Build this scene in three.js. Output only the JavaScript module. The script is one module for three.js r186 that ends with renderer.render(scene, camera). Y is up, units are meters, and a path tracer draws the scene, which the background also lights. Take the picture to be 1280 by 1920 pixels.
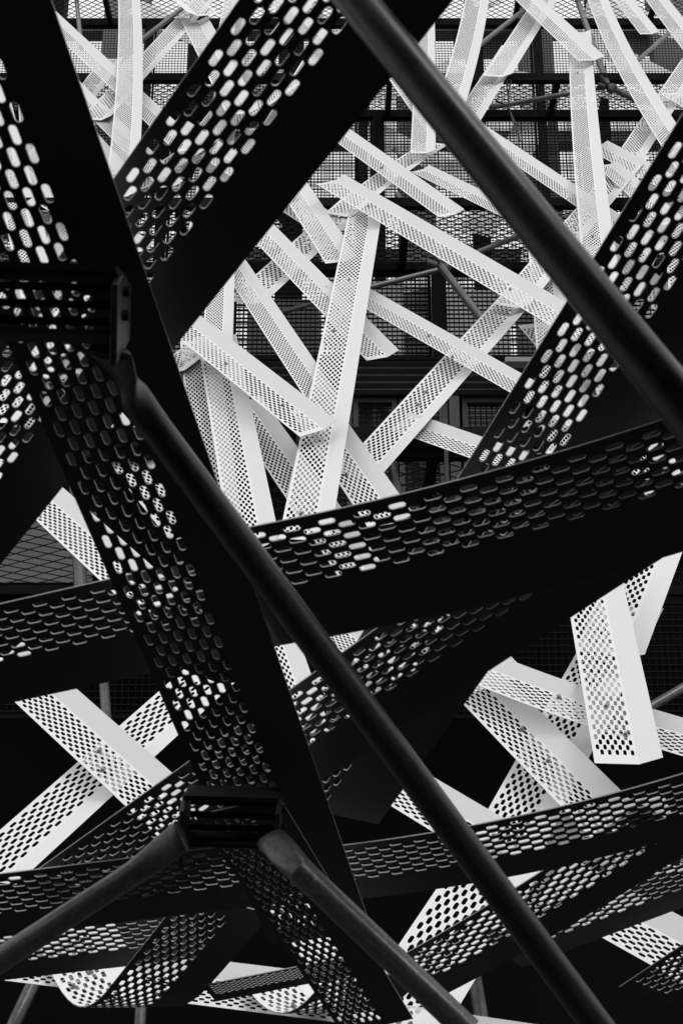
import * as THREE from 'three';
import { mergeGeometries } from 'three/addons/utils/BufferGeometryUtils.js';

// ---------------------------------------------------------------- camera, sky, sun, exposure
const scene = new THREE.Scene();
const FOV = 40, PITCH = THREE.MathUtils.degToRad(20), EYE = new THREE.Vector3(0, 1.6, 0);
const camera = new THREE.PerspectiveCamera(FOV, 1280 / 1920, 0.1, 400);
camera.position.copy(EYE);
camera.rotation.set(PITCH, 0, 0);
camera.focus = 9; camera.userData.fStop = 8;
camera.updateMatrixWorld(true);

const renderer = new THREE.WebGLRenderer({ antialias: true });
renderer.toneMapping = THREE.LinearToneMapping;
renderer.toneMappingExposure = 1.12;
renderer.shadowMap.enabled = true;

{ // overcast sky, brightest at the zenith, dull ground below the horizon
  const w = 64, h = 32, px = new Float32Array(w * h * 4);
  for (let j = 0; j < h; j++) {
    const el = ((j + 0.5) / h - 0.5) * Math.PI, s = Math.sin(el);
    const L = s > 0 ? 1.0 * (1.25 + s) / 2.25 : 0.08;
    for (let i = 0; i < w; i++) px.set([L, L, L, 1], (j * w + i) * 4);
  }
  const sky = new THREE.DataTexture(px, w, h, THREE.RGBAFormat, THREE.FloatType);
  sky.mapping = THREE.EquirectangularReflectionMapping;
  sky.magFilter = sky.minFilter = THREE.LinearFilter;
  sky.needsUpdate = true;
  scene.background = sky; scene.environment = sky;
}
const sun = new THREE.DirectionalLight(new THREE.Color(1, 0.995, 0.985), 0.9);
sun.position.set(9, 22, 3); sun.target.position.set(0, 3, -8);
sun.castShadow = true; sun.shadow.radius = 40; sun.shadow.mapSize.set(2048, 2048);
Object.assign(sun.shadow.camera, { left: -14, right: 14, top: 14, bottom: -14, near: 1, far: 60 });
scene.add(sun, sun.target);

// ---------------------------------------------------------------- small tools
let seed = 20240611;
const rnd = () => { seed = (seed * 1664525 + 1013904223) >>> 0; return seed / 4294967296; };
const V = (x, y, z) => new THREE.Vector3(x, y, z);
const FOCAL = 960 / Math.tan(THREE.MathUtils.degToRad(FOV / 2));           // the survey photograph is 1280 x 1920
const CP = Math.cos(PITCH), SP = Math.sin(PITCH);
const world = (x, Y, d) => V(EYE.x + x, EYE.y + Y * CP + d * SP, EYE.z - (d * CP - Y * SP));
const at = (px, py, d) => world((px - 640) / FOCAL * d, (960 - py) / FOCAL * d, d); // bearing and range -> place
const onZ = (px, py, z) => { const t = (960 - py) / FOCAL; return at(px, py, -z / (CP - t * SP)); };  // bearing on the upright plane z
const used = new Map();
const numbered = (n) => { const k = used.get(n) ?? 0; used.set(n, k + 1); return k ? n + '_' + String(k).padStart(3, '0') : n; };
function tag(o, label, category, group, kind) {
  if (kind) o.userData.kind = kind;
  if (label) o.userData.label = label;
  if (category) o.userData.category = category;
  if (group) o.userData.group = group;
  return o;
}
function mesh(name, g, m, parent = scene) {
  const o = new THREE.Mesh(g, m); o.name = parent === scene ? numbered(name) : name;
  o.castShadow = o.receiveShadow = true; parent.add(o); return o;
}
function base(name, p, label, category, group) {
  const o = new THREE.Group(); o.name = numbered(name); o.position.copy(p); scene.add(o);
  return tag(o, label, category, group);
}
const box = (x0, x1, y0, y1, z0, z1) => new THREE.BoxGeometry(x1 - x0, y1 - y0, z1 - z0).translate((x0 + x1) / 2, (y0 + y1) / 2, (z0 + z1) / 2);
function rod(a, b, r, seg = 20, r2 = r) { // capped round bar from a to b
  const d = b.clone().sub(a), g = new THREE.CylinderGeometry(r2, r, d.length(), seg, 1);
  g.applyQuaternion(new THREE.Quaternion().setFromUnitVectors(V(0, 1, 0), d.clone().normalize()));
  return g.translate(...a.clone().add(b).multiplyScalar(0.5).toArray());
}
const local = (g, o) => g.translate(-o.position.x, -o.position.y, -o.position.z);

// ---------------------------------------------------------------- textures and materials
function noiseTexture(size, fn, repeat) {
  const d = new Uint8Array(size * size * 4);
  for (let y = 0; y < size; y++) for (let x = 0; x < size; x++) {
    const v = Math.max(0, Math.min(255, 255 * fn(x / size, y / size)));
    d.set([v, v, v, 255], (y * size + x) * 4);
  }
  const t = new THREE.DataTexture(d, size, size); t.wrapS = t.wrapT = THREE.RepeatWrapping;
  t.magFilter = THREE.LinearFilter; t.minFilter = THREE.LinearMipmapLinearFilter; t.generateMipmaps = true;
  t.repeat.set(repeat, repeat); t.needsUpdate = true; return t;
}
function lattice(n) { const a = []; for (let i = 0; i < n * n; i++) a.push(rnd()); return (u, v) => {
  const x = u * n, y = v * n, xi = Math.floor(x), yi = Math.floor(y), f = (t) => t * t * (3 - 2 * t), fx = f(x - xi), fy = f(y - yi);
  const g = (i, j) => a[((j % n + n) % n) * n + ((i % n + n) % n)];
  return (g(xi, yi) * (1 - fx) + g(xi + 1, yi) * fx) * (1 - fy) + (g(xi, yi + 1) * (1 - fx) + g(xi + 1, yi + 1) * fx) * fy;
}; }
const n4 = lattice(4), n11 = lattice(11), n29 = lattice(29), n83 = lattice(83);
const fbm = (u, v) => 0.42 * n4(u, v) + 0.28 * n11(u, v) + 0.18 * n29(u, v) + 0.12 * n83(u, v);
const paintDirt = noiseTexture(512, (u, v) => { const n = fbm(u, v); return 1 - 0.05 * n; }, 0.7);
const zinc = noiseTexture(512, (u, v) => 0.5 + 0.75 * (fbm(u, v) - 0.3) + 0.3 * (n83(u, v) - 0.5), 2.6);
const rough = noiseTexture(256, (u, v) => 0.55 + 0.5 * (fbm(u, v) - 0.5), 1.5);
const concrete = noiseTexture(512, (u, v) => 0.72 + 0.5 * (fbm(u, v) - 0.5), 0.4);
const grey = (v) => new THREE.Color().setRGB(v, v, v);
const M = {
  paint: new THREE.MeshStandardMaterial({ color: grey(0.83), map: paintDirt, roughness: 0.5 }),
  shadedBack: new THREE.MeshStandardMaterial({ color: grey(0.035), map: paintDirt, roughness: 0.85 }),  // back face of the white strips, shade put into the colour
  cut: new THREE.MeshStandardMaterial({ color: grey(0.34), map: paintDirt, roughness: 0.55 }),
  cutShaded: new THREE.MeshStandardMaterial({ color: grey(0.12), roughness: 0.7 }),  // cut edges of far strips, darkened in colour to deepen hole shade
  baypanel: new THREE.MeshStandardMaterial({ color: grey(0.26), map: concrete, roughness: 0.8 }),
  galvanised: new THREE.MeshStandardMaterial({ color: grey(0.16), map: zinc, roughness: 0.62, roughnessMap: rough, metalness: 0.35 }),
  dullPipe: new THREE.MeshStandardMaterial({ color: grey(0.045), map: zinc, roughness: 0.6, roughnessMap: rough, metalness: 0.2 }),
  frame: new THREE.MeshPhysicalMaterial({ color: grey(0.014), map: zinc, roughness: 0.85, specularIntensity: 0.4 }),
  wire: new THREE.MeshPhysicalMaterial({ color: grey(0.014), roughness: 0.8, specularIntensity: 0.4 }),
  sheet: new THREE.MeshStandardMaterial({ color: grey(0.13), map: concrete, roughness: 0.55, metalness: 0.2 }),
  sill: new THREE.MeshStandardMaterial({ color: grey(0.7), map: paintDirt, roughness: 0.5 }),
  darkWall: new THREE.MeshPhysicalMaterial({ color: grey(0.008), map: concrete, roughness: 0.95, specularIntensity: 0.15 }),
  palePanel: new THREE.MeshStandardMaterial({ color: grey(0.7), map: concrete, roughness: 0.7 }),
  paleWall: new THREE.MeshStandardMaterial({ color: grey(0.28), map: concrete, roughness: 0.8 }),
  greyWall: new THREE.MeshStandardMaterial({ color: grey(0.2), map: concrete, roughness: 0.8 }),
  glass: new THREE.MeshPhysicalMaterial({ color: grey(0.04), roughness: 0.08, metalness: 0, clearcoat: 0.4 }),
  bolt: new THREE.MeshStandardMaterial({ color: grey(0.28), roughness: 0.4, metalness: 0.7 }),
  addedCover: new THREE.MeshStandardMaterial({ color: grey(0.12), map: concrete, roughness: 0.9 }),  // colour of the added light-blocking slab and walls
  ground: new THREE.MeshStandardMaterial({ color: grey(0.1), map: concrete, roughness: 0.95 }),
  cable: new THREE.MeshStandardMaterial({ color: grey(0.012), roughness: 0.6 }),
};

// ---------------------------------------------------------------- ground and building
{
  const g = new THREE.PlaneGeometry(400, 400, 1, 1).rotateX(-Math.PI / 2);
  g.attributes.uv.array.forEach((v, i, a) => { a[i] = v * 400; });
  tag(mesh('ground', g, M.ground), null, null, null, 'structure');
}

{ // unseen cover added to hold back sky light: slab overhead, wall behind, walls at the sides
  const u = (n, g) => tag(mesh(n, g, M.addedCover), null, null, null, 'structure');
  u('added_slab', box(-7, 7, 4, 4.35, -0.9, 7.3)); u('added_wall_back', box(-7, 7, 0, 3.996, 7, 7.3));
  u('added_wall_left', box(-7, -6.7, 0, 3.996, -0.9, 6.996)); u('added_wall_right', box(6.7, 7, 0, 3.996, -0.9, 6.996));
}

const LOWZ = -11.6, LOWTOP = onZ(640, 735, LOWZ).y;
const TIERS = [ // rear plane of the screens, rear beam bearing, front beam bearing
  { z: -11.3, rear: 1105, front: 855 }, { z: -12, rear: 498, front: 387 }, { z: -15, rear: 212, front: 151 }, { z: -17.6, rear: 40, front: -8 },
].map((t) => {
  const h = onZ(640, t.rear, t.z).y, s = (960 - t.front) / FOCAL, dir = V(0, s * CP + SP, -(CP - s * SP));
  return { ...t, h, zf: dir.z * (h - EYE.y) / dir.y };
});
const XL = -6.2, XR = 6.2;

function wires(x0, x1, y0, y1, pitch, tv, th) { // woven mesh in the plane z = 0
  const out = [], pos = [], idx = [];
  const bar = (ax, ay, bx, by, w, z) => {
    const n = pos.length / 3, dx = bx - ax, dy = by - ay, l = Math.hypot(dx, dy), px = -dy / l * w / 2, py = dx / l * w / 2;
    for (const [x, y] of [[ax, ay], [bx, by]]) pos.push(x + px, y + py, z, x, y, z + w / 2, x - px, y - py, z, x, y, z - w / 2);
    for (let k = 0; k < 4; k++) { const a = n + k, b = n + (k + 1) % 4; idx.push(a, b, a + 4, b, b + 4, a + 4); }
  };
  for (let x = x0 + pitch / 2; x < x1; x += pitch) bar(x, y0, x, y1, tv, 0);
  for (let y = y0 + pitch / 2; y < y1; y += pitch) bar(x0, y, x1, y, th, tv * 0.6);
  const g = new THREE.BufferGeometry(); g.setAttribute('position', new THREE.Float32BufferAttribute(pos, 3)); g.setIndex(idx);
  g.computeVertexNormals(); return g;
}
function expanded(x0, x1, y0, y1, lw, sw, t) { // expanded metal: rows of zigzag strands in the plane z = 0
  const pos = [], idx = [];
  for (let j = 0, y = y0; y < y1; y += sw / 2, j++) for (let x = x0, i = 0; x < x1; x += lw / 2, i++) {
    const up = (i + j) % 2 === 0, ya = up ? y : y + sw / 2, yb = up ? y + sw / 2 : y, n = pos.length / 3, xb = Math.min(x + lw / 2, x1);
    for (const [xx, yy] of [[x, ya], [xb, yb]]) pos.push(xx, yy + t, 0, xx, yy, t * 0.7, xx, yy - t, 0, xx, yy, -t * 0.7);
    for (let k = 0; k < 4; k++) { const a = n + k, b = n + (k + 1) % 4; idx.push(a, b, a + 4, b, b + 4, a + 4); }
    if (up === false) continue;
  }
  const g = new THREE.BufferGeometry(); g.setAttribute('position', new THREE.Float32BufferAttribute(pos, 3)); g.setIndex(idx);
  g.computeVertexNormals(); return g;
}
const LEVEL = ['lowest', 'second', 'third', 'topmost'];
// walkway decks: a front edge beam, a rear beam, cross joists and an expanded metal floor
TIERS.forEach((t, i) => {
  const o = base('walkway_deck', V(0, t.h, t.z), LEVEL[i] + ' walkway deck of dark beams and expanded metal mesh, seen from below', 'walkway');
  const bh = 0.085 * -t.z / 12, dz = t.zf - t.z;
  mesh('rear_beam', box(XL, XR, -bh / 2, bh / 2, -0.08, 0), M.frame, o);
  mesh('front_beam', box(XL, XR, -bh / 2, bh / 2, dz, dz + 0.08), M.frame, o);
  for (let x = XL + 0.6; x < XR; x += 2.05) mesh('joist', box(x, x + 0.07, -bh / 2 + 0.003, bh / 2 - 0.02, 0.002, dz - 0.002), M.frame, o);
  const g = expanded(XL, XR, 0, dz, i ? 0.14 : 0.26, i ? 0.095 : 0.2, i ? 0.009 : 0.007).rotateX(Math.PI / 2).translate(0, bh / 2 + 0.01, 0);
  tag(mesh('floor_mesh', g, M.wire, o), null, null, null, 'stuff');
});
// mesh screens between posts, one per bay and storey
const SCREENS = [
  { z: TIERS[0].z, y0: onZ(0, 1345, TIERS[0].z).y, y1: TIERS[0].h - 0.09, bays: [-3.4, 0.55, 3.4], where: 'under the lowest walkway' },
  { z: TIERS[1].z, y0: onZ(0, 668, TIERS[1].z).y, y1: TIERS[1].h - 0.05, bays: [-4, -1.1, 0.92, 4], where: 'above the grey corrugated parapet' },
  { z: TIERS[2].z, y0: TIERS[1].h + 0.25, y1: TIERS[2].h - 0.06, bays: [-5.2, -2.2, 0.45, 3.05, 5.8], where: 'between the second and third walkways' },
  { z: TIERS[3].z, y0: TIERS[2].h + 0.3, y1: TIERS[3].h - 0.07, bays: [-6, -2.9, 0.3, 2.95, 6], where: 'between the third and topmost walkways' },
];
const ORD = ['leftmost', 'second', 'third', 'fourth', 'fifth'];
SCREENS.forEach((s, k) => {
  for (let i = 0; i + 1 < s.bays.length; i++) {
    const x0 = s.bays[i] + 0.06, x1 = s.bays[i + 1] - 0.06, o = base('mesh_screen', V(0, s.y0, s.z - 0.03), ORD[i] + ' dark square mesh screen ' + s.where, 'mesh screen');
    const H = s.y1 - s.y0, f = 0.03;
    mesh('screen_frame', mergeGeometries([box(x0, x1, 0, f, -f, 0), box(x0, x1, H - f, H, -f, 0), box(x0, x0 + f, f, H - f, -f, 0), box(x1 - f, x1, f, H - f, -f, 0)]), M.frame, o);
    tag(mesh('wire_grid', wires(x0 + f, x1 - f, f, H - f, k === 0 ? 0.055 : 0.046, 0.0095, k === 1 ? 0.02 : 0.014).translate(0, 0, -f / 2), M.wire, o), null, null, null, 'stuff');
  }
  if (k > 0) s.bays.forEach((x, i) => tag(mesh('steel_post', box(x - 0.055, x + 0.055, s.y0 - 0.2, s.y1 + 0.02, s.z - 0.02, s.z + 0.09), M.frame),
    ORD[i] + ' square dark steel post of the storey ' + s.where, 'post'));
});
// lower dark wall with its corrugated parapet
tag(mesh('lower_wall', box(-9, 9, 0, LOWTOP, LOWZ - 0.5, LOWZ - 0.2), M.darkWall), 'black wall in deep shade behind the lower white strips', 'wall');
tag(mesh('roof_slab', box(-9, 9, LOWTOP - 0.1, LOWTOP - 0.004, -24, LOWZ - 0.505), M.greyWall), 'flat roof slab behind the corrugated parapet', 'roof');
{
  const yb = onZ(640, 733, LOWZ).y, yt = onZ(640, 681, LOWZ).y, H = yt - yb;
  const o = base('corrugated_parapet', V(0, yb, LOWZ), 'grey corrugated metal parapet running level behind the white strips', 'parapet');
  const sh = new THREE.Shape(); sh.moveTo(-0.19, 0);
  const N = 48; for (let i = 0; i <= N; i++) { const v = i / N; sh.lineTo(0.028 * Math.cos(v * Math.PI * 2 * 4) + 0.02 * v, v * H); }
  sh.lineTo(-0.19, H); sh.closePath();
  const g = new THREE.ExtrudeGeometry(sh, { depth: 17, bevelEnabled: false, curveSegments: 4 }).rotateY(-Math.PI / 2).translate(8.5, 0, 0);
  mesh('corrugated_sheet', g, M.sheet, o).rotation.y = 0;
  mesh('coping', box(-8.5, 8.5, H + 0.003, H + 0.03, -0.15, 0.07), M.frame, o);
  mesh('drip_rail', box(-8.5, 8.5, -0.05, -0.003, -0.15, 0.03), M.frame, o);
}
{ // light-coloured inner wall that shows as slits through the storey of screens above the parapet
  const o = base('inner_wall', V(0, LOWTOP, -14.2), 'light panelled inner wall behind the screens above the corrugated parapet', 'wall');
  [[-4.4, -3.1], [-2.9, -1.2], [-1.05, -0.25], [0.1, 0.7], [1.12, 1.9], [1.98, 2.6], [2.9, 4.3]].forEach(([a, b], i) => mesh('wall_panel', box(a, b, 0, 2.6 - 0.12 * (i % 3), -0.06, -0.01 * (i % 2)), i === 2 || i === 5 ? M.greyWall : M.palePanel, o));
}
// windows under the parapet
const winY = onZ(640, 742, LOWZ).y;
[[560, 660, 'leftmost'], [662, 745, 'second'], [748, 838, 'third'], [868, 985, 'fourth'], [1010, 1130, 'fifth']].forEach(([a, b, ord]) => {
  const x0 = onZ(a, 800, LOWZ).x, x1 = onZ(b, 800, LOWZ).x, H = 1.1;
  const o = base('window', V((x0 + x1) / 2, winY - H, LOWZ - 0.1), ord + ' dark framed window with inner mesh under the corrugated parapet', 'window');
  const w = (x1 - x0) / 2, f = 0.045;
  mesh('window_frame', mergeGeometries([box(-w, w, H - f, H, 0, 0.06), box(-w, w, 0, f, 0, 0.06), box(-w, -w + f, f, H - f, 0, 0.06), box(w - f, w, f, H - f, 0, 0.06)]), M.sheet, o);
  mesh('pane', box(-w + f, w - f, f, H - f, 0.008, 0.014), M.glass, o);
  tag(mesh('pane_mesh', wires(-w + f, w - f, f, H - f, 0.05, 0.008, 0.012).translate(0, 0, 0.03), M.wire, o), null, null, null, 'stuff');
});
[[842, 861, 'pale grey upright mullion between the dark windows'], [823, 840, 'grey upright mullion left of the pale one']].forEach(([a, b, l], i) => {
  const x0 = onZ(a, 790, LOWZ).x, x1 = onZ(b, 790, LOWZ).x;
  tag(mesh('mullion', box(x0, x1, winY - 1.2, winY, LOWZ - 0.05, LOWZ + 0.02 - i * 0.03), i ? M.sheet : M.greyWall), l, 'mullion');
});
{ // white sill on the parapet
  const a = onZ(945, 682, -11.5), b = onZ(1035, 668, -11.5);
  tag(mesh('ledge', box(a.x, b.x + 0.6, a.y - 0.015, a.y + 0.03, -11.75, -11.42), M.sill), 'white ledge lying on the parapet right of the crossing strips', 'ledge');
}
{
  const a = onZ(-60, 960, -11.5), b = onZ(172, 1092, -11.5);
  tag(mesh('bay_panel', box(a.x, b.x, b.y, a.y, -11.55, -11.5), M.baypanel), 'grey panel behind diamond mesh at the left, above the level dark strip', 'panel');
}
{ // guard rail of the lowest walkway
  const t = TIERS[0], o = base('guard_rail', V(0, t.h, t.zf), 'dark guard rail along the front of the lowest walkway', 'railing');
  mesh('top_rail', box(XL, XR, 0.02, 0.15, 0.085, 0.12), M.frame, o);
  for (const px of [560, 833, 1110]) { const x = onZ(px, 860, t.zf).x; mesh('rail_post', box(x - 0.012, x + 0.012, -0.3, 0.2, 0.121, 0.145), M.sheet, o); }
}
// upper rear wall with windows and pale piers
{
  const z = -21, y0 = LOWTOP, o = base('rear_building', V(0, y0, z), 'dark rear building with open bays glimpsed through the mesh screens', 'building');
  mesh('wall', box(-10, 10, 0, 3.2, -0.6, -0.25), M.paleWall, o);
  for (let c = 0; c < 9; c++) for (let r = 0; r < 2; r++) {
    const x = -6.6 + c * 1.6 + (rnd() - 0.5) * 0.5, y = 0.3 + r * 1.45, w = 0.35 + rnd() * 0.3, H = 1.1;
    const win = mesh('window', mergeGeometries([box(x - w, x + w, y - 0.05, y, -0.247, -0.16), box(x - w, x + w, y + H, y + H + 0.06, -0.247, -0.16), box(x - w, x - w + 0.06, y, y + H, -0.247, -0.16), box(x + w - 0.06, x + w, y, y + H, -0.247, -0.16)]), M.sheet, o);
    mesh('pane', box(x - w + 0.06, x + w - 0.06, y, y + H, -0.246, -0.22), M.glass, win);
  }
  for (const [x, w] of [[-7.4, 0.5], [-5.2, 0.16], [-3.9, 0.4], [-2.6, 0.15], [-0.9, 0.22], [0.35, 0.1], [1.3, 0.32], [2.4, 0.14], [3.5, 0.3], [4.6, 0.12], [6.2, 0.6]]) mesh('pier', box(x - w, x + w, 3.2, 17.5, -0.247, 0.1), w > 0.25 ? M.paleWall : M.frame, o);
  for (let i = 0; i < 16; i++) { const x = -7 + rnd() * 14, y = 3.6 + rnd() * 12, w = 0.4 + rnd() * 1.1, H = 0.25 + rnd() * 0.9; mesh('panel', box(x - w, x + w, y, y + H, -0.4 - i * 0.01, -0.36 - i * 0.01), i % 3 ? M.greyWall : M.paleWall, o); }
  for (let y = 4.6; y < 17; y += 2.4) mesh('floor_edge', box(-10, 10, y, y + 0.22, -0.6, -0.3), M.paleWall, o);
}
for (let i = 0; i < 40; i++) { // white strips of the building's own far cladding
  const x = -6.5 + rnd() * 13, y = LOWTOP + 1.5 + rnd() * 13.5, L = 1.6 + rnd() * 2.4, w = 0.13 + rnd() * 0.14;
  const o = base('far_strip', V(x, y, -20.2 + 0.05 * (i % 9)), 'far white strip blurred behind the upper mesh screens', 'cladding strip', 'far white strips behind the mesh screens');
  mesh('strip_sheet', box(-w, w, -L / 2, L / 2, -0.004, 0.004), M.paint, o); o.rotation.set(-0.25, 0, (rnd() - 0.5) * 2.6);
}

// ---------------------------------------------------------------- the cladding: perforated strips lying on a trough
// Cross-section (range d, height Y in the tilted frame of the survey): the near soffit falls away to a
// rounded valley and the far slope rises from it. White coat on the sky side, shade painted in black on the underside.
const APEX = [4.96, -1.875], WDIR = [0.848, 0.530], DDIR = [-0.660, 0.751], RAD = 0.5;
const turn = Math.acos(WDIR[0] * DDIR[0] + WDIR[1] * DDIR[1]), TL = RAD / Math.tan(turn / 2), HALF = RAD * (Math.PI - turn) / 2;
const wN = [-WDIR[1], WDIR[0]], dN = [DDIR[1], -DDIR[0]];                     // normals on the sky side
function profile(s, flat) { // s > 0 far slope, s < 0 near soffit -> [d, Y, nd, nY]
  if (flat === 'W') { const l = s - HALF + TL; return [APEX[0] + WDIR[0] * l, APEX[1] + WDIR[1] * l, ...wN]; }
  if (flat === 'D') { const l = -s - HALF + TL; return [APEX[0] + DDIR[0] * l, APEX[1] + DDIR[1] * l, ...dN]; }
  if (s > HALF) return profile(s, 'W');
  if (s < -HALF) return profile(s, 'D');
  const bis = [WDIR[0] + DDIR[0], WDIR[1] + DDIR[1]], bl = Math.hypot(...bis), c = [APEX[0] + bis[0] / bl * RAD / Math.sin(turn / 2), APEX[1] + bis[1] / bl * RAD / Math.sin(turn / 2)];
  const down = Math.atan2(-bis[1], -bis[0]), a = down + s / RAD, n = [-Math.cos(a), -Math.sin(a)];
  return [c[0] - n[0] * RAD, c[1] - n[1] * RAD, ...n];
}
function survey(px, py, plane, off) { // bearing -> (x, s) on the slope or soffit, off metres to the sky side
  const t = (960 - py) / FOCAL, n = plane === 'W' ? wN : dN, dir = plane === 'W' ? WDIR : DDIR;
  const d = (APEX[0] * n[0] + APEX[1] * n[1] + off) / (n[0] + t * n[1]), Y = t * d;
  const l = (d - off * n[0] - APEX[0]) * dir[0] + (Y - off * n[1] - APEX[1]) * dir[1];
  return new THREE.Vector2((px - 640) / FOCAL * d, plane === 'W' ? l - TL + HALF : -(l - TL + HALF));
}
const ROWS = 10;
const stats = [];
let holeCount = 0;

function makeStrip(spec) {
  const { plane, e, g, o: off = 0, label, group, fine = false, bend = false, ext = 0, bolts = [] } = spec;
  const D = plane === 'D', WF = D ? 0.203 : 0.2, WP = spec.wp ?? (D ? 0.11 : 0.112), PITCHU = D ? 0.078 : 0.07, ROWH = D ? 0.0172 : 0.0173, MARGIN = (WF - ROWS * ROWH) * 0.62;
  const TH = D ? 0.0036 : 0.0014, HL = D ? 0.0375 : 0.037, HW = D ? 0.0152 : 0.0158;
  const pts = e.map(([x, y]) => survey(x, y, plane, off));
  const a = pts[0], b = pts[pts.length - 1].clone();
  const dir = b.clone().sub(a).normalize();
  if (ext) b.addScaledVector(dir, ext);
  const len = a.distanceTo(b);
  let perp = new THREE.Vector2(-dir.y, dir.x);
  const rise = 0.42 * (plane === 'W' ? 1 : 0.12);                                // fold angle of the plain flange
  const mid = pts.length > 2 ? pts[1] : null;
  let bow = 0, bowT = 0.5;
  if (mid) { bowT = mid.clone().sub(a).dot(dir) / len; bow = mid.clone().sub(a).dot(perp); }
  const bowAt = (u) => { if (!bow) return 0; const t = u / len; return bow * t * (1 - t) / (bowT * (1 - bowT)); };
  let k = spec.k ?? 1, sgn = 1;
  { // width from a bearing on the outer plain edge
    for (let i = 0; i < 6; i++) {
      const q = survey(g[0], g[1], plane, off + k * WP * Math.sin(rise)).sub(a), u = q.dot(dir), w = q.dot(perp) - bowAt(u);
      sgn = Math.sign(w); if (!spec.k) k = THREE.MathUtils.clamp(Math.abs(w) / (WF + WP * Math.cos(rise)), 0.6, 1.35);
    }
  }
  stats.push([spec.id, plane, +k.toFixed(2), +len.toFixed(2)]);
  perp.multiplyScalar(sgn);
  const flat = bend ? undefined : plane, cr = Math.cos(rise), sr = Math.sin(rise);
  const sag = spec.sag ?? 0;
  const P = (u, v, n) => { // strip coordinates -> world
    let vv = v * k, lift = n + off;
    if (vv > WF * k) { const f = vv - WF * k; vv = WF * k + f * cr; lift += f * sr; }
    lift += sag * 4 * (u / len) * (1 - u / len);
    const w = vv + sgn * bowAt(u), x = a.x + dir.x * u + perp.x * w, s = a.y + dir.y * u + perp.y * w, c = profile(s, flat);
    return world(x, c[1] + c[3] * lift, c[0] + c[2] * lift);
  };
  const origin = P(len / 2, WF, 0);
  const root = base('cladding_strip', origin, label, 'cladding strip', group);

  const build = () => ({ pos: [], uv: [], front: [], back: [], wall: [] });
  const add = (B, u, v, n) => { const p = P(u, v, n).sub(origin); B.pos.push(p.x, p.y, p.z); B.uv.push(u + uo, v * k + vo); return B.pos.length / 3 - 1; };
  const uo = rnd() * 7, vo = rnd() * 7;
  const sheetQuad = (B, u0, u1, v0, v1) => {
    const f = [add(B, u0, v0, 0), add(B, u1, v0, 0), add(B, u1, v1, 0), add(B, u0, v1, 0)], r = [add(B, u0, v0, -TH), add(B, u1, v0, -TH), add(B, u1, v1, -TH), add(B, u0, v1, -TH)];
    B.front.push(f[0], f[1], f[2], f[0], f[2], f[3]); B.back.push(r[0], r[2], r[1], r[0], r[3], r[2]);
  };
  const edge = (B, u0, v0, u1, v1) => { const q = [add(B, u0, v0, 0), add(B, u1, v1, 0), add(B, u1, v1, -TH), add(B, u0, v0, -TH)]; B.wall.push(q[0], q[2], q[1], q[0], q[3], q[2]); };
  const finish = (B, name) => {
    const geo = new THREE.BufferGeometry();
    geo.setAttribute('position', new THREE.Float32BufferAttribute(B.pos, 3)); geo.setAttribute('uv', new THREE.Float32BufferAttribute(B.uv, 2));
    if (sgn < 0) for (const l of [B.front, B.back, B.wall]) for (let i = 0; i < l.length; i += 3) [l[i], l[i + 1]] = [l[i + 1], l[i]];
    geo.setIndex([...B.front.slice(0, 0)]);
    const idx = new Uint32Array(B.front.length + B.back.length + B.wall.length); idx.set(B.front, 0); idx.set(B.back, B.front.length); idx.set(B.wall, B.front.length + B.back.length);
    geo.setIndex(new THREE.BufferAttribute(idx, 1));
    geo.addGroup(0, B.front.length, 0); geo.addGroup(B.front.length, B.back.length, 1); geo.addGroup(B.front.length + B.back.length, B.wall.length, 2);
    geo.computeVertexNormals();
    return mesh(name, geo, [M.paint, M.shadedBack, plane === 'D' ? M.cut : M.cutShaded], root);
  };
  // outline of one slot, and the matching points on the border of its cell
  const arc = fine ? [-90, -60, -30, 0, 30, 60, 90] : [-90, -30, 30, 90];
  const pu = PITCHU * k;
  const cell = (B, u0, u1, uc, v0, v1) => {
    const vc = (v0 + v1) / 2, r = HW / 2, hx = HL * k / 2 - r * k, ring = [];
    for (const side of [1, -1]) for (const d0 of arc) {
      const d = d0 * Math.PI / 180, ou = uc + side * (hx + Math.cos(d) * r * k), ov = vc + side * Math.sin(d) * r, ad = Math.abs(d0), sv = side * Math.sign(d0);
      const xe = side > 0 ? u1 : u0; let bu = xe, bv;
      if (ad === 90) { bu = uc + side * hx; bv = sv > 0 ? v1 : v0; }
      else if (ad === 60) { bu = (xe + uc + side * hx) / 2; bv = sv > 0 ? v1 : v0; }
      else if (ad === 30) bv = sv > 0 ? v1 : v0;
      else bv = vc;
      ring.push([ou, ov, bu, bv]);
    }
    const n = ring.length, fi = [], fo = [], bi = [], bo = [], wi = [], wo = [];
    for (const [ou, ov, bu, bv] of ring) {
      fi.push(add(B, ou, ov, 0)); fo.push(add(B, bu, bv, 0)); bi.push(add(B, ou, ov, -TH)); bo.push(add(B, bu, bv, -TH)); wi.push(add(B, ou, ov, 0)); wo.push(add(B, ou, ov, -TH));
    }
    for (let i = 0; i < n; i++) {
      const j = (i + 1) % n;
      B.front.push(fi[i], fo[i], fo[j], fi[i], fo[j], fi[j]); B.back.push(bi[i], bo[j], bo[i], bi[i], bi[j], bo[j]);
      B.wall.push(wi[i], wi[j], wo[j], wi[i], wo[j], wo[i]);
    }
    holeCount++;
  };
  const B = build(), nSeg = Math.max(1, Math.ceil(len / (bend || mid ? 0.07 : 0.6)));
  const seg = (fn) => { for (let i = 0; i < nSeg; i++) fn(len * i / nSeg, len * (i + 1) / nSeg); };
  const v0 = MARGIN, v1 = MARGIN + ROWS * ROWH;
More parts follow.
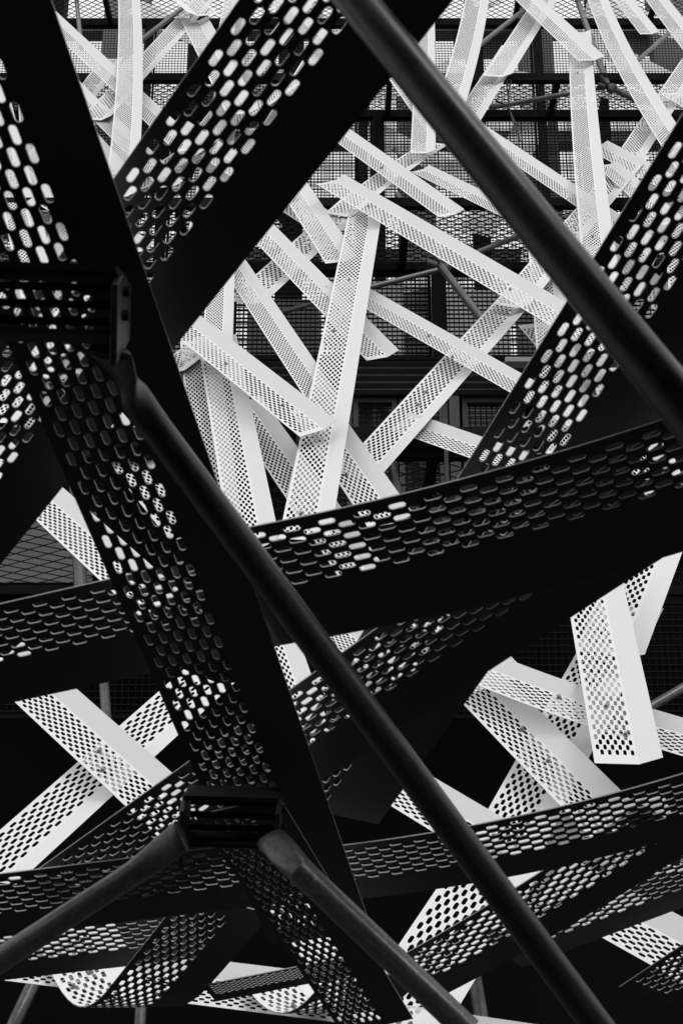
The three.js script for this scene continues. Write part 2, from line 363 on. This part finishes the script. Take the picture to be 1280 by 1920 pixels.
  seg((p, q) => { sheetQuad(B, p, q, 0, v0); sheetQuad(B, p, q, v1, WF); });
  const free = 0.022 * k, n = Math.floor((len - 2 * free) / pu - 0.5), lead = (len - (n + 0.5) * pu) / 2;
  for (let j = 0; j < ROWS; j++) {
    const w0 = v0 + j * ROWH, w1 = w0 + ROWH, s = lead + (j % 2 ? pu / 2 : 0);
    sheetQuad(B, 0, s, w0, w1); sheetQuad(B, s + n * pu, len, w0, w1);
    for (let i = 0; i < n; i++) cell(B, s + i * pu, s + (i + 1) * pu, s + (i + 0.5) * pu, w0, w1);
  }
  seg((p, q) => edge(B, p, 0, q, 0)); edge(B, 0, WF, 0, 0); edge(B, len, 0, len, WF);
  finish(B, 'perforated_band');
  const F = build();
  seg((p, q) => { sheetQuad(F, p, q, WF, WF + WP); edge(F, q, WF + WP, p, WF + WP); });
  edge(F, 0, WF + WP, 0, WF); edge(F, len, WF, len, WF + WP);
  finish(F, 'plain_flange');
  for (const [bu, bv] of bolts) { // bolt heads with a washer on the sky side
    const c = P(bu * len, bv, 0), n1 = P(bu * len, bv, 0.05).sub(c).normalize();
    const hg = mergeGeometries([rod(c.clone(), c.clone().addScaledVector(n1, 0.004), 0.012, 14), rod(c.clone().addScaledVector(n1, 0.004), c.clone().addScaledVector(n1, 0.016), 0.0075, 6)]);
    mesh('bolt', local(hg, root), M.bolt, root);
  }
  return root;
}

const T = 'white perforated strip ';
const STRIPS = [
  // far slope, top left
  { id: 'W1', e: [[221, -20], [219, 142], [196, 370]], g: [268, 146], o: 0.2, label: T + 'standing upright at the top left, over its neighbours' },
  { id: 'W2', e: [[70, 30], [330, 285]], g: [268, 171], o: 0.12, label: T + 'falling to the right behind the upright one, top left' },
  { id: 'W3', e: [[100, 148], [300, 352]], g: [200, 217], k: 0.72, o: 0.02, label: T + 'lower of the two parallel falling ones at the top left' },
  { id: 'W5', e: [[150, 224], [375, -14]], g: [320, 92], o: 0.04, label: T + 'rising to the right from behind the top left upright one' },
  { id: 'W6', e: [[330, -40], [411, 27]], g: [340, 21], o: 0.2, label: T + 'with a folded tip at the top, left of the dark diagonal' },
  { id: 'W7', e: [[340, 40], [425, 215]], g: [400, 50], o: 0.09, label: T + 'steep one hanging below the folded tip at the top left' },
  { id: 'W8', e: [[405, 80], [426, -30]], g: [448, 0], o: 0.05, label: T + 'short upright sliver at the top beside the broad dark diagonal' },
  // top middle
  { id: 'W9', e: [[781, -20], [779, 60], [769, 287]], g: [816, 180], o: 0.12, label: T + 'hanging upright left of the foreground pipe' },
  { id: 'W10', e: [[660, 50], [800, 250]], g: [757, 110], o: 0.04, label: T + 'mostly hidden by the upper end of the foreground pipe' },
  { id: 'W11', e: [[540, 200], [822, 407]], g: [760, 315], o: 0.1, label: T + 'slanting to a pointed tip above the longest slant', bolts: [[0.62, 0.1]] },
  { id: 'W12', e: [[770, 322], [975, 423]], g: [850, 331], o: 0.03, label: T + 'slanting into the foreground pipe from the left, near its middle' },
  { id: 'W14', e: [[840, 223], [1215, 480]], g: [980, 282], o: 0.1, label: T + 'from the right side of the foreground pipe to the curved upright' },
  { id: 'W15', e: [[1066, 60], [1074, 290], [1103, 610]], g: [1137, 356], o: 0.22, label: T + 'long curved upright one at the right, over its neighbours', bolts: [[0.22, 0.1], [0.8, 0.12]] },
  { id: 'W17', e: [[1095, 277], [1250, 360]], g: [1170, 280], o: 0.1, label: T + 'short slanting one just right of the curved upright' },
  { id: 'W18', e: [[930, -35], [1083, 114]], g: [1070, 48], o: 0.3, label: T + 'slanting to a folded tip at the head of the curved upright' },
  { id: 'W19a', e: [[1020, -30], [905, 142]], g: [990, 88], o: 0.12, label: T + 'leaning to the left under the tip at top right, upper length' },
  { id: 'W19b', e: [[940, 85], [835, 244]], g: [928, 180], o: 0.03, label: T + 'leaning to the left, lower length overlapped by the one above' },
  { id: 'W20', e: [[876, -30], [858, 60], [812, 205]], g: [900, 90], o: 0.1, label: T + 'curving down into the upper right side of the foreground pipe' },
  { id: 'W21', e: [[1092, -30], [1130, 75], [1270, 322]], g: [1190, 105], o: 0.18, label: T + 'long curved one sweeping down to the right, top right' },
  { id: 'W22', e: [[1120, -40], [1199, 64]], g: [1203, 20], o: 0.24, label: T + 'short one with a folded tip right of the curved sweep' },
  { id: 'W23', e: [[1180, -40], [1330, 162]], g: [1268, 18], o: 0.1, label: T + 'in the top right corner' },
  { id: 'W24', e: [[1310, 62], [1128, 330]], g: [1216, 281], o: 0.03, label: T + 'leaning left under the long curved sweep at the right' },
  { id: 'W25', e: [[1165, 290], [924, 570]], g: [1005, 556], o: 0.08, label: T + 'leaning left across the right side of the pipe, upper length' },
  { id: 'W26', e: [[962, 528], [630, 885]], g: [800, 793], o: 0.02, label: T + 'leaning left down to the centre, beneath two long slants', bolts: [[0.63, 0.1], [0.69, 0.12]] },
  { id: 'W27', e: [[1237, 176], [1310, 219]], g: [1280, 160], o: 0.11, label: T + 'short one entering from the right edge below the top' },
  { id: 'W28', e: [[1115, 310], [1240, 422]], g: [1190, 331], o: 0.11, label: T + 'short falling one crossing right of the curved upright' },
  // middle
  { id: 'W29', e: [[655, 392], [522, 1010]], g: [659, 759], o: 0.2, label: T + 'longest upright one through the middle of the picture', bolts: [[0.3, 0.12], [0.48, 0.08], [0.95, 0.1]] },
  { id: 'W30', e: [[593, 345], [1120, 664]], g: [841, 440], o: 0.28, label: T + 'long slant lying over the central upright', bolts: [[0.18, 0.12], [0.7, 0.13]] },
  { id: 'W31', e: [[500, 315], [610, 494]], g: [610, 393], o: 0.1, label: T + 'ending in a tip at the upper left of the central upright' },
  { id: 'W32', e: [[290, 598], [562, 819]], g: [480, 672], o: 0.28, label: T + 'slanting to a tip that lies across the central upright', bolts: [[0.45, 0.1], [0.8, 0.13]] },
  { id: 'W33', e: [[370, 430], [600, 790]], g: [531, 590], o: 0.12, label: T + 'steep one running to the foot of the slanting tip, left of centre' },
  { id: 'W34', e: [[440, 412], [687, 676]], g: [579, 487], o: 0.1, label: T + 'passing behind the central upright to a tip on its right' },
  { id: 'W35', e: [[610, 535], [1080, 808]], g: [790, 595], o: 0.12, label: T + 'long lower one of two parallel slants right of the central upright', bolts: [[0.42, 0.13], [0.55, 0.02]] },
  { id: 'W36', e: [[730, 805], [960, 887]], g: [866, 806], o: 0.0, label: T + 'low slant in front of the windows, right of centre' },
  { id: 'W37a', e: [[610, 400], [678, 345], [798, 265]], g: [734, 345], o: 0.02, label: T + 'rising to the right under three slanting ones, top centre' },
  { id: 'W37b', e: [[425, 563], [645, 368]], g: [525, 540], o: 0.0, label: T + 'rising to the right behind the steep ones, left of centre' },
  { id: 'W38', e: [[392, 470], [377, 678]], g: [438, 590], o: 0.2, label: T + 'upright one at the tip of the broad dark diagonal' },
  { id: 'W39', e: [[371, 640], [432, 1030]], g: [482, 812], o: 0.12, label: T + 'upright one below the slanting tip, left of centre' },
  { id: 'W40', e: [[338, 640], [368, 1000]], g: [430, 800], o: 0.03, label: T + 'upright one half hidden along the edge of the dark left strip' },
  { id: 'W41', e: [[372, 630], [290, 690]], g: [352, 690], o: 0.03, label: T + 'short stub at the left, below the broad dark diagonal' },
  { id: 'W42', e: [[420, 760], [640, 1090]], g: [557, 837], o: 0.0, label: T + 'falling to the right beneath the central upright, lower left' },
  { id: 'W43', e: [[545, 770], [690, 990]], g: [695, 852], o: 0.08, label: T + 'emerging from the right of the central upright at its foot', bolts: [[0.6, 0.08]] },
  { id: 'W62', e: [[990, 470], [1020, 850]], g: [1075, 640], o: 0.0, label: T + 'upright one behind the dark strip at the right' },
  // lower left
  { id: 'W44', e: [[-60, 855], [260, 1156]], g: [131, 925], o: 0.05, label: T + 'falling to the right at the left edge, above the level dark strip' },
  { id: 'W45', e: [[-40, 1252], [330, 1600]], g: [238, 1374], o: 0.12, label: T + 'falling one of the crossing pair at the lower left', bolts: [[0.55, 0.13], [0.62, 0.06]] },
  { id: 'W46', e: [[-70, 1618], [345, 1255]], g: [212, 1491], o: 0.03, label: T + 'rising one of the crossing pair at the lower left', bolts: [[0.83, 0.1], [0.87, 0.15]] },
  // lower right
  { id: 'W47', e: [[1040, 985], [1114, 1431]], g: [1196, 1218], o: 0.28, label: T + 'upright one with a folded foot at the right', bolts: [[0.3, 0.165], [0.8, 0.1], [0.9, 0.165]] },
  { id: 'W48', e: [[1210, 915], [1080, 1213]], g: [1250, 1112], o: 0.1, label: T + 'leaning left under the upright one at the right edge' },
  { id: 'W49', e: [[1135, 1126], [880, 1578]], g: [1103, 1421], o: 0.0, label: T + 'broad one leaning left under the crossing pair, lower right' },
  { id: 'W51', e: [[850, 1266], [961, 1311], [1330, 1432]], g: [1049, 1272], o: 0.2, label: T + 'low slant passing behind the upright one at the right', bolts: [[0.4, 0.17]] },
  { id: 'W52', e: [[820, 1270], [1125, 1590]], g: [1090, 1410], o: 0.1, label: T + 'falling to the right under the low slant, lower right', bolts: [[0.4, 0.16], [0.58, 0.14]] },
  { id: 'W53', e: [[650, 1460], [880, 1602]], g: [860, 1485], o: 0.09, label: T + 'crossed by the second foreground pipe, lower right' },
  { id: 'W54', e: [[872, 1586], [655, 1908]], g: [944, 1747], o: 0.0, label: T + 'leaning left at the bottom behind the curved dark strip' },
  { id: 'W57', e: [[1000, 1686], [1290, 1849]], g: [1259, 1709], o: 0.0, label: T + 'falling into the dark strip in the lower right corner' },
  { id: 'W60', e: [[-40, 1832], [640, 1918]], g: [430, 1821], o: -0.06, k: 0.62, label: T + 'lying almost level along the bottom left' },
  { id: 'W61', e: [[700, 1985], [1150, 2055]], g: [920, 1908], o: -0.03, label: T + 'only its plain edge showing at the bottom, right of centre' },
  { id: 'W63', e: [[430, 1060], [545, 1440]], g: [573, 1235], o: 0.1, label: T + 'in the gap right of the black strip, below the level dark one' },
  { id: 'W64', e: [[560, 1165], [790, 1330]], g: [690, 1183], o: 0.0, label: T + 'small triangle above the dark diagonal, below the level dark strip' },
].map((s) => ({ ...s, plane: 'W' }));
const GLS = [[7, 'the long dark left strip at the top left'], [14, 'the broadest dark diagonal'], [17, 'the dark strips at the left edge, mid height'], [18, 'the long dark left strip below its bracket'], [22, 'the dark strip at the right edge'], [25, 'the dark diagonal right of centre'], [28, 'the dark diagonal below the centre'], [31, 'the low dark strips at the bottom'], [32, 'the low dark strip at the lower right edge']];
[
  [[-60, 40], [200, 350], [90, 130]], [[-60, 440], [190, 110], [60, 320]], [[20, -30], [60, 580], [110, 300]], [[-80, 290], [230, 480], [60, 320]], [[120, 230], [50, 720], [150, 500]], [[-70, 190], [170, 520], [60, 280]], [[-40, 160], [40, 560], [70, 300]],
  [[440, -30], [352, 440], [455, 200]], [[580, -30], [290, 340], [500, 120]], [[290, 235], [580, 430], [440, 270]], [[470, -20], [640, 130], [560, 30]], [[600, 60], [420, 350], [570, 200]],
  [[230, 350], [540, 145], [420, 280]], [[320, 520], [460, 240], [450, 380]],
  [[-40, 550], [160, 780], [80, 620]], [[130, 550], [-40, 790], [90, 690]], [[0, 700], [40, 880], [90, 800]], [[140, 790], [320, 1015], [255, 820]],
  [[1290, 225], [1115, 570], [1260, 400]], [[1150, 350], [1320, 480], [1250, 370]], [[1085, 465], [1300, 640], [1220, 510]], [[1235, 300], [1260, 650], [1310, 480]],
  [[1130, 590], [950, 840], [1090, 740]], [[970, 610], [1140, 810], [1090, 680]], [[1100, 690], [1180, 900], [1200, 790]],
  [[695, 1080], [880, 1300], [830, 1140]], [[870, 1070], [690, 1310], [850, 1190]], [[560, 1280], [760, 1420], [680, 1300]],
  [[890, 1600], [1020, 1780], [1010, 1640]], [[1030, 1650], [1300, 1590], [1160, 1570]], [[495, 1700], [640, 1900], [600, 1740]], [[1150, 1660], [1320, 1622], [1240, 1590]],
].forEach(([p, q, g], i) => STRIPS.push({ id: 'F' + i, plane: 'W', e: [p, q], g, k: i > 29 ? 0.8 : 1, o: -0.1 - 0.09 * (i % 3), ...((w) => ({ label: 'white strip glimpsed through slots of ' + w, group: 'white strips behind ' + w }))(GLS.find((x) => i < x[0])[1]) }));
const K = 'shade-painted perforated strip ';
STRIPS.push(...[
  { id: 'D1', wp: 0.1, e: [[-291, -60], [505, 1768]], g: [325, 660], o: -0.16, label: K + 'long one running down the whole left side into the bottom' },
  { id: 'D2', wp: 0.125, e: [[760, -450], [-330, 1110]], g: [607, 300], o: -0.09, label: K + 'broadest diagonal from the top centre to the left edge' },
  { id: 'D3', wp: 0.18, e: [[1320, 143], [490, 1492]], g: [840, 1360], o: -0.02, label: K + 'diagonal from the right edge to the lower centre' },
  { id: 'D4', wp: 0.18, e: [[410, 997], [880, 892], [1320, 758]], g: [700, 1176], o: -0.13, label: K + 'nearly level one crossing to the right edge below the middle' },
  { id: 'D5', wp: 0.125, e: [[60, 1637], [537, 1296], [1330, 735]], g: [894, 1270], o: -0.07, label: K + 'rising from the lower left under the nearly level one' },
  { id: 'D7', wp: 0.15, e: [[-260, 1190], [440, 1030]], g: [150, 1288], o: -0.08, label: K + 'level one entering from the left edge behind the long left strip' },
  { id: 'D8a', e: [[-260, 1669], [490, 1577]], g: [100, 1742], o: -0.1, label: K + 'upper of two low level ones at the bottom left' },
  { id: 'D8b', e: [[500, 1598], [880, 1547], [1320, 1436]], g: [950, 1643], o: -0.05, label: K + 'low level one curving up to the right edge, under the white pair' },
  { id: 'D12', e: [[-260, 1780], [350, 1708]], g: [150, 1820], o: 0.08, label: K + 'lower of two low level ones at the bottom left' },
  { id: 'D9', e: [[715, 1811], [912, 1697], [1200, 1505]], g: [1040, 1750], o: -0.04, label: K + 'curved one rising from the bottom centre to the right' },
  { id: 'D10', e: [[900, 1750], [1340, 1578]], g: [1200, 1729], o: 0.05, label: K + 'lower of two joining ones rising to the right edge near the bottom' },
  { id: 'D11', e: [[1160, 1849], [1345, 1726]], g: [1290, 1870], k: 0.9, o: -0.06, label: K + 'square-ended one in the lower right corner' },
  { id: 'D14', e: [[365, 1527], [640, 1934]], g: [740, 1852], o: -0.22, label: K + 'short steep one between the two lower pipes at the bottom' },
  { id: 'D13', e: [[350, 1668], [234, 1815]], g: [398, 1840], o: -0.02, bend: true, ext: 1.0, label: 'strip curling under at the bottom left, shade-painted outside and white inside', bolts: [[0.78, 0.05], [0.82, 0.14]] },
  { id: 'D15', e: [[640, 1803], [598, 1850]], g: [720, 1850], k: 0.9, o: -0.04, bend: true, ext: 0.64, label: 'strip curling under at the bottom centre, mostly behind the black one', bolts: [[0.72, 0.1]] },
  { id: 'D16', e: [[380, 1846], [640, 1795]], g: [500, 1880], k: 0.36, o: -0.02, label: K + 'thin grey-looking one seen nearly edge on at the bottom' },
].map((s) => ({ ...s, plane: 'D', fine: true })));
STRIPS.forEach(makeStrip);
if (globalThis.process?.env?.SHOW) console.log(stats.map((s) => s.join(':')).join(' '), 'holes', holeCount);

// ---------------------------------------------------------------- struts, brackets and pipes
function pipe(name, a, b, r, label, mat = M.galvanised, cat = 'pipe') {
  const o = base(name, a, label, cat);
  const g = rod(a, b, r, 28), L = a.distanceTo(b), uv = g.attributes.uv;
  for (let i = 0; i < uv.count; i++) uv.setXY(i, uv.getX(i) * r * 6.3, uv.getY(i) * L);
  mesh('tube', local(g, o), mat, o);
  return o;
}
function flatEnd(o, a, b, tubeDir, r, w, t, mat) { // flattened, bent end of a tube: round inside the tube, a wide tongue at the tip
  const pos = [], idx = [], N = 20, S = 9, st = a.clone().addScaledVector(tubeDir, -0.05), c = a.clone().addScaledVector(tubeDir, 0.03);
  for (let i = 0; i <= S; i++) {
    const f = i / S, p = st.clone().multiplyScalar((1 - f) ** 2).addScaledVector(c, 2 * f * (1 - f)).addScaledVector(b, f * f);
    const d = c.clone().sub(st).multiplyScalar(1 - f).addScaledVector(b.clone().sub(c), f).normalize();
    const side = V(0, 0.2, 1).normalize().cross(d).normalize(), nrm = d.clone().cross(side).normalize(), e = THREE.MathUtils.smoothstep(f, 0.15, 0.75);
    const rw = r * 1.02 + (w - r) * e, rt = r * 1.02 + (t - r) * e;
    for (let j = 0; j < N; j++) { const q = j / N * 2 * Math.PI, v = p.clone().addScaledVector(side, Math.cos(q) * rw).addScaledVector(nrm, Math.sin(q) * rt).sub(o.position); pos.push(v.x, v.y, v.z); }
  }
  for (let i = 0; i < S; i++) for (let j = 0; j < N; j++) { const k = i * N + j, l = i * N + (j + 1) % N; idx.push(k, l, l + N, k, l + N, k + N); }
  for (let j = 1; j + 1 < N; j++) idx.push(S * N, S * N + j, S * N + j + 1);
  const g = new THREE.BufferGeometry(); g.setAttribute('position', new THREE.Float32BufferAttribute(pos, 3)); g.setIndex(idx); g.computeVertexNormals();
  g.setAttribute('uv', new THREE.Float32BufferAttribute(pos.flatMap((_, i) => i % 3 === 0 ? [pos[i], pos[i + 1]] : []), 2));
  return mesh('flattened_end', g, mat, o);
}
function strut(px0, d0, px1, d1, tip, dt, w, label, mat) {
  const a = at(...px0, d0), b = at(...px1, d1), o = pipe('strut', a, b, 0.031, label, mat, 'strut');
  flatEnd(o, a, at(...tip, dt), a.clone().sub(b).normalize(), 0.031, w, 0.015, mat);
}
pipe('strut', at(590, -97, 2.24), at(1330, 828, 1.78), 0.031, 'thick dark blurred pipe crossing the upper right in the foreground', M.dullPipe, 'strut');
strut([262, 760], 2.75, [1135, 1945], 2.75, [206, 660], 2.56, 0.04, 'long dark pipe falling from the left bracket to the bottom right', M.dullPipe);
strut([560, 1630], 3.25, [880, 1935], 3.1, [508, 1572], 3.42, 0.037, 'pipe falling to the right from the lower bracket', M.galvanised);
strut([262, 1630], 3.55, [-40, 1826], 3.4, [340, 1566], 3.5, 0.04, 'pipe falling to the left from the lower bracket', M.galvanised);
// bolted channel brackets that carry the struts: cheeks, slotted webs and an end plate
function bracket(corners, dep, label, d0) {
  const [x0, y0, x1, y1] = corners, a = at((x0 + x1) / 2, (y0 + y1) / 2, d0), px = d0 / FOCAL, W = (x1 - x0) * px, H = (y1 - y0) * px;
  const o = base('strut_bracket', a, label, 'bracket'); o.rotation.x = PITCH; o.rotation.z = -0.03;
  mesh('upper_plate', box(-W / 2, W / 2, H / 2 - 0.012, H / 2, -dep, 0), M.frame, o);
  mesh('lower_plate', box(-W / 2, W / 2, -H / 2, -H / 2 + 0.01, -dep, 0), M.frame, o);
  for (let i = 0; i < 3; i++) { const y = H * (0.26 - 0.25 * i); mesh('web', box(-W / 2 + 0.012, W / 2 - 0.012, y - H * 0.055, y + H * 0.055, -dep * 0.6, -dep * 0.6 + 0.012), M.frame, o); }
  for (const s of [-1, 1]) {
    const sh = new THREE.Shape(); sh.moveTo(-dep, -H / 2 + 0.01); sh.lineTo(0, -H / 2 - 0.05); sh.lineTo(0.008, H * 0.2); sh.lineTo(-dep * 0.3, H / 2 - 0.012); sh.lineTo(-dep, H / 2 - 0.012); sh.closePath();
    const g = new THREE.ExtrudeGeometry(sh, { depth: 0.01, bevelEnabled: true, bevelSize: 0.0015, bevelThickness: 0.0015, bevelSegments: 1 }).rotateY(-Math.PI / 2).translate(s * W / 2 + 0.005, 0, 0);
    mesh('cheek', g, M.dullPipe, o);
    for (const y of [-0.15, 0.2]) mesh('bolt', new THREE.CylinderGeometry(0.011, 0.011, 0.012, 6).rotateZ(Math.PI / 2).translate(s * (W / 2 + 0.011), y * H, -dep * 0.4), M.frame, o);
  }
  return o;
}
bracket([-60, 492, 216, 625], 0.14, 'dark bolted bracket at the left edge holding the long pipe', 2.5);
bracket([342, 1494, 520, 1590], 0.14, 'dark bolted bracket at the bottom holding two pipes', 3.55);

// slim galvanised pipes of the frame behind the far slope
const beh = (px, py, off) => { const q = survey(px, py, 'W', off), c = profile(q.y, 'W'); return world(q.x, c[1] + c[3] * off, c[0] + c[2] * off); };
const PL = 'thin grey pipe ';
[
  [[138, 850], [152, 1110], 12, -0.5, 'upright at the left behind the falling white strip'],
  [[192, 1225], [201, 1372], 10, -0.4, 'upright between the crossing white pair at the lower left'],
  [[62, 1845], [22, 1930], 13, -0.35, 'leaning left at the bottom left corner'],
  [[266, 1860], [262, 1930], 11, -0.4, 'short dark one at the bottom left, under the level white strip'],
  [[886, 1815], [906, 1935], 14, -0.3, 'upright at the bottom right of centre'],
  [[1200, 1336], [1300, 1278], 10, -0.3, 'rising to the right edge beside the upright white strip'],
  [[500, 594], [700, 536], 5, -0.35, 'running behind the central upright strip, left length'],
  [[690, 540], [818, 507], 6, -0.3, 'rising to the clamp right of the central upright'],
  [[826, 500], [905, 602], 8, -0.3, 'falling to the right from the clamp near the centre'],
  [[868, 484], [1075, 400], 6, -0.45, 'rising right behind the foreground pipe'],
  [[918, 202], [1145, 161], 5, -0.4, 'nearly level near the top right'],
  [[893, 89], [995, 8], 5, -0.5, 'rising steeply at the top, right of the foreground pipe'],
  [[1078, -10], [1138, 160], 5, -0.4, 'steep one falling to the clamp at top right'],
  [[1140, 162], [1262, 54], 5, -0.5, 'rising right from the clamp at top right'],
  [[1142, 162], [1200, 192], 5, -0.4, 'short falling one right of the top right clamp'],
  [[262, 78], [345, 13], 5, -0.4, 'rising right behind the top left upright strip'],
  [[143, -10], [153, 90], 4, -0.4, 'upright in the top left gap'],
  [[168, 150], [182, 190], 4, -0.4, 'stub under the top left strips'],
  [[745, 365], [768, 402], 6, -0.35, 'short leaning stub below the junction at top centre'],
  [[745, 930], [735, 870], 10, -0.2, 'stub at the foot of the leaning white strip'],
].forEach(([p, q, rpx, off, l]) => {
  const a = beh(...p, off), b = beh(...q, off), d = a.distanceTo(EYE);
  pipe('frame_pipe', a, b, Math.max(0.012, rpx * d / FOCAL * 0.9), PL + l);
});
[[823, 492, 'near the centre, right of the central upright'], [1136, 160, 'at the top right']].forEach(([x, y, l]) => {
  const c = beh(x, y, -0.28), o = base('pipe_clamp', c, 'grey clamp joining thin pipes ' + l, 'clamp');
  mesh('plate', box(-0.012, 0.012, -0.1, 0.13, -0.04, 0.04).rotateZ(0.5), M.galvanised, o);
  mesh('jaw', new THREE.CylinderGeometry(0.04, 0.04, 0.09, 16).rotateZ(1.2).translate(-0.06, -0.02, 0), M.galvanised, o);
  mesh('jaw', new THREE.CylinderGeometry(0.04, 0.04, 0.09, 16).rotateZ(-0.7).translate(0.06, -0.05, 0.01), M.galvanised, o);
  mesh('bolt', new THREE.CylinderGeometry(0.012, 0.012, 0.12, 6).rotateX(Math.PI / 2), M.bolt, o);
});
{ // loose cable
  const pts = [[930, 190], [945, 196], [952, 206], [953, 170], [956, 150], [951, 151], [951, 175], [957, 215], [966, 240], [972, 262], [974, 266], [969, 240], [955, 208]].map(([x, y]) => beh(x, y, -0.12));
  tag(mesh('cable', new THREE.TubeGeometry(new THREE.CatmullRomCurve3(pts), 90, 0.008, 6), M.cable), 'loose black cable looped below a strip end at the top right', 'cable');
}

renderer.render(scene, camera);
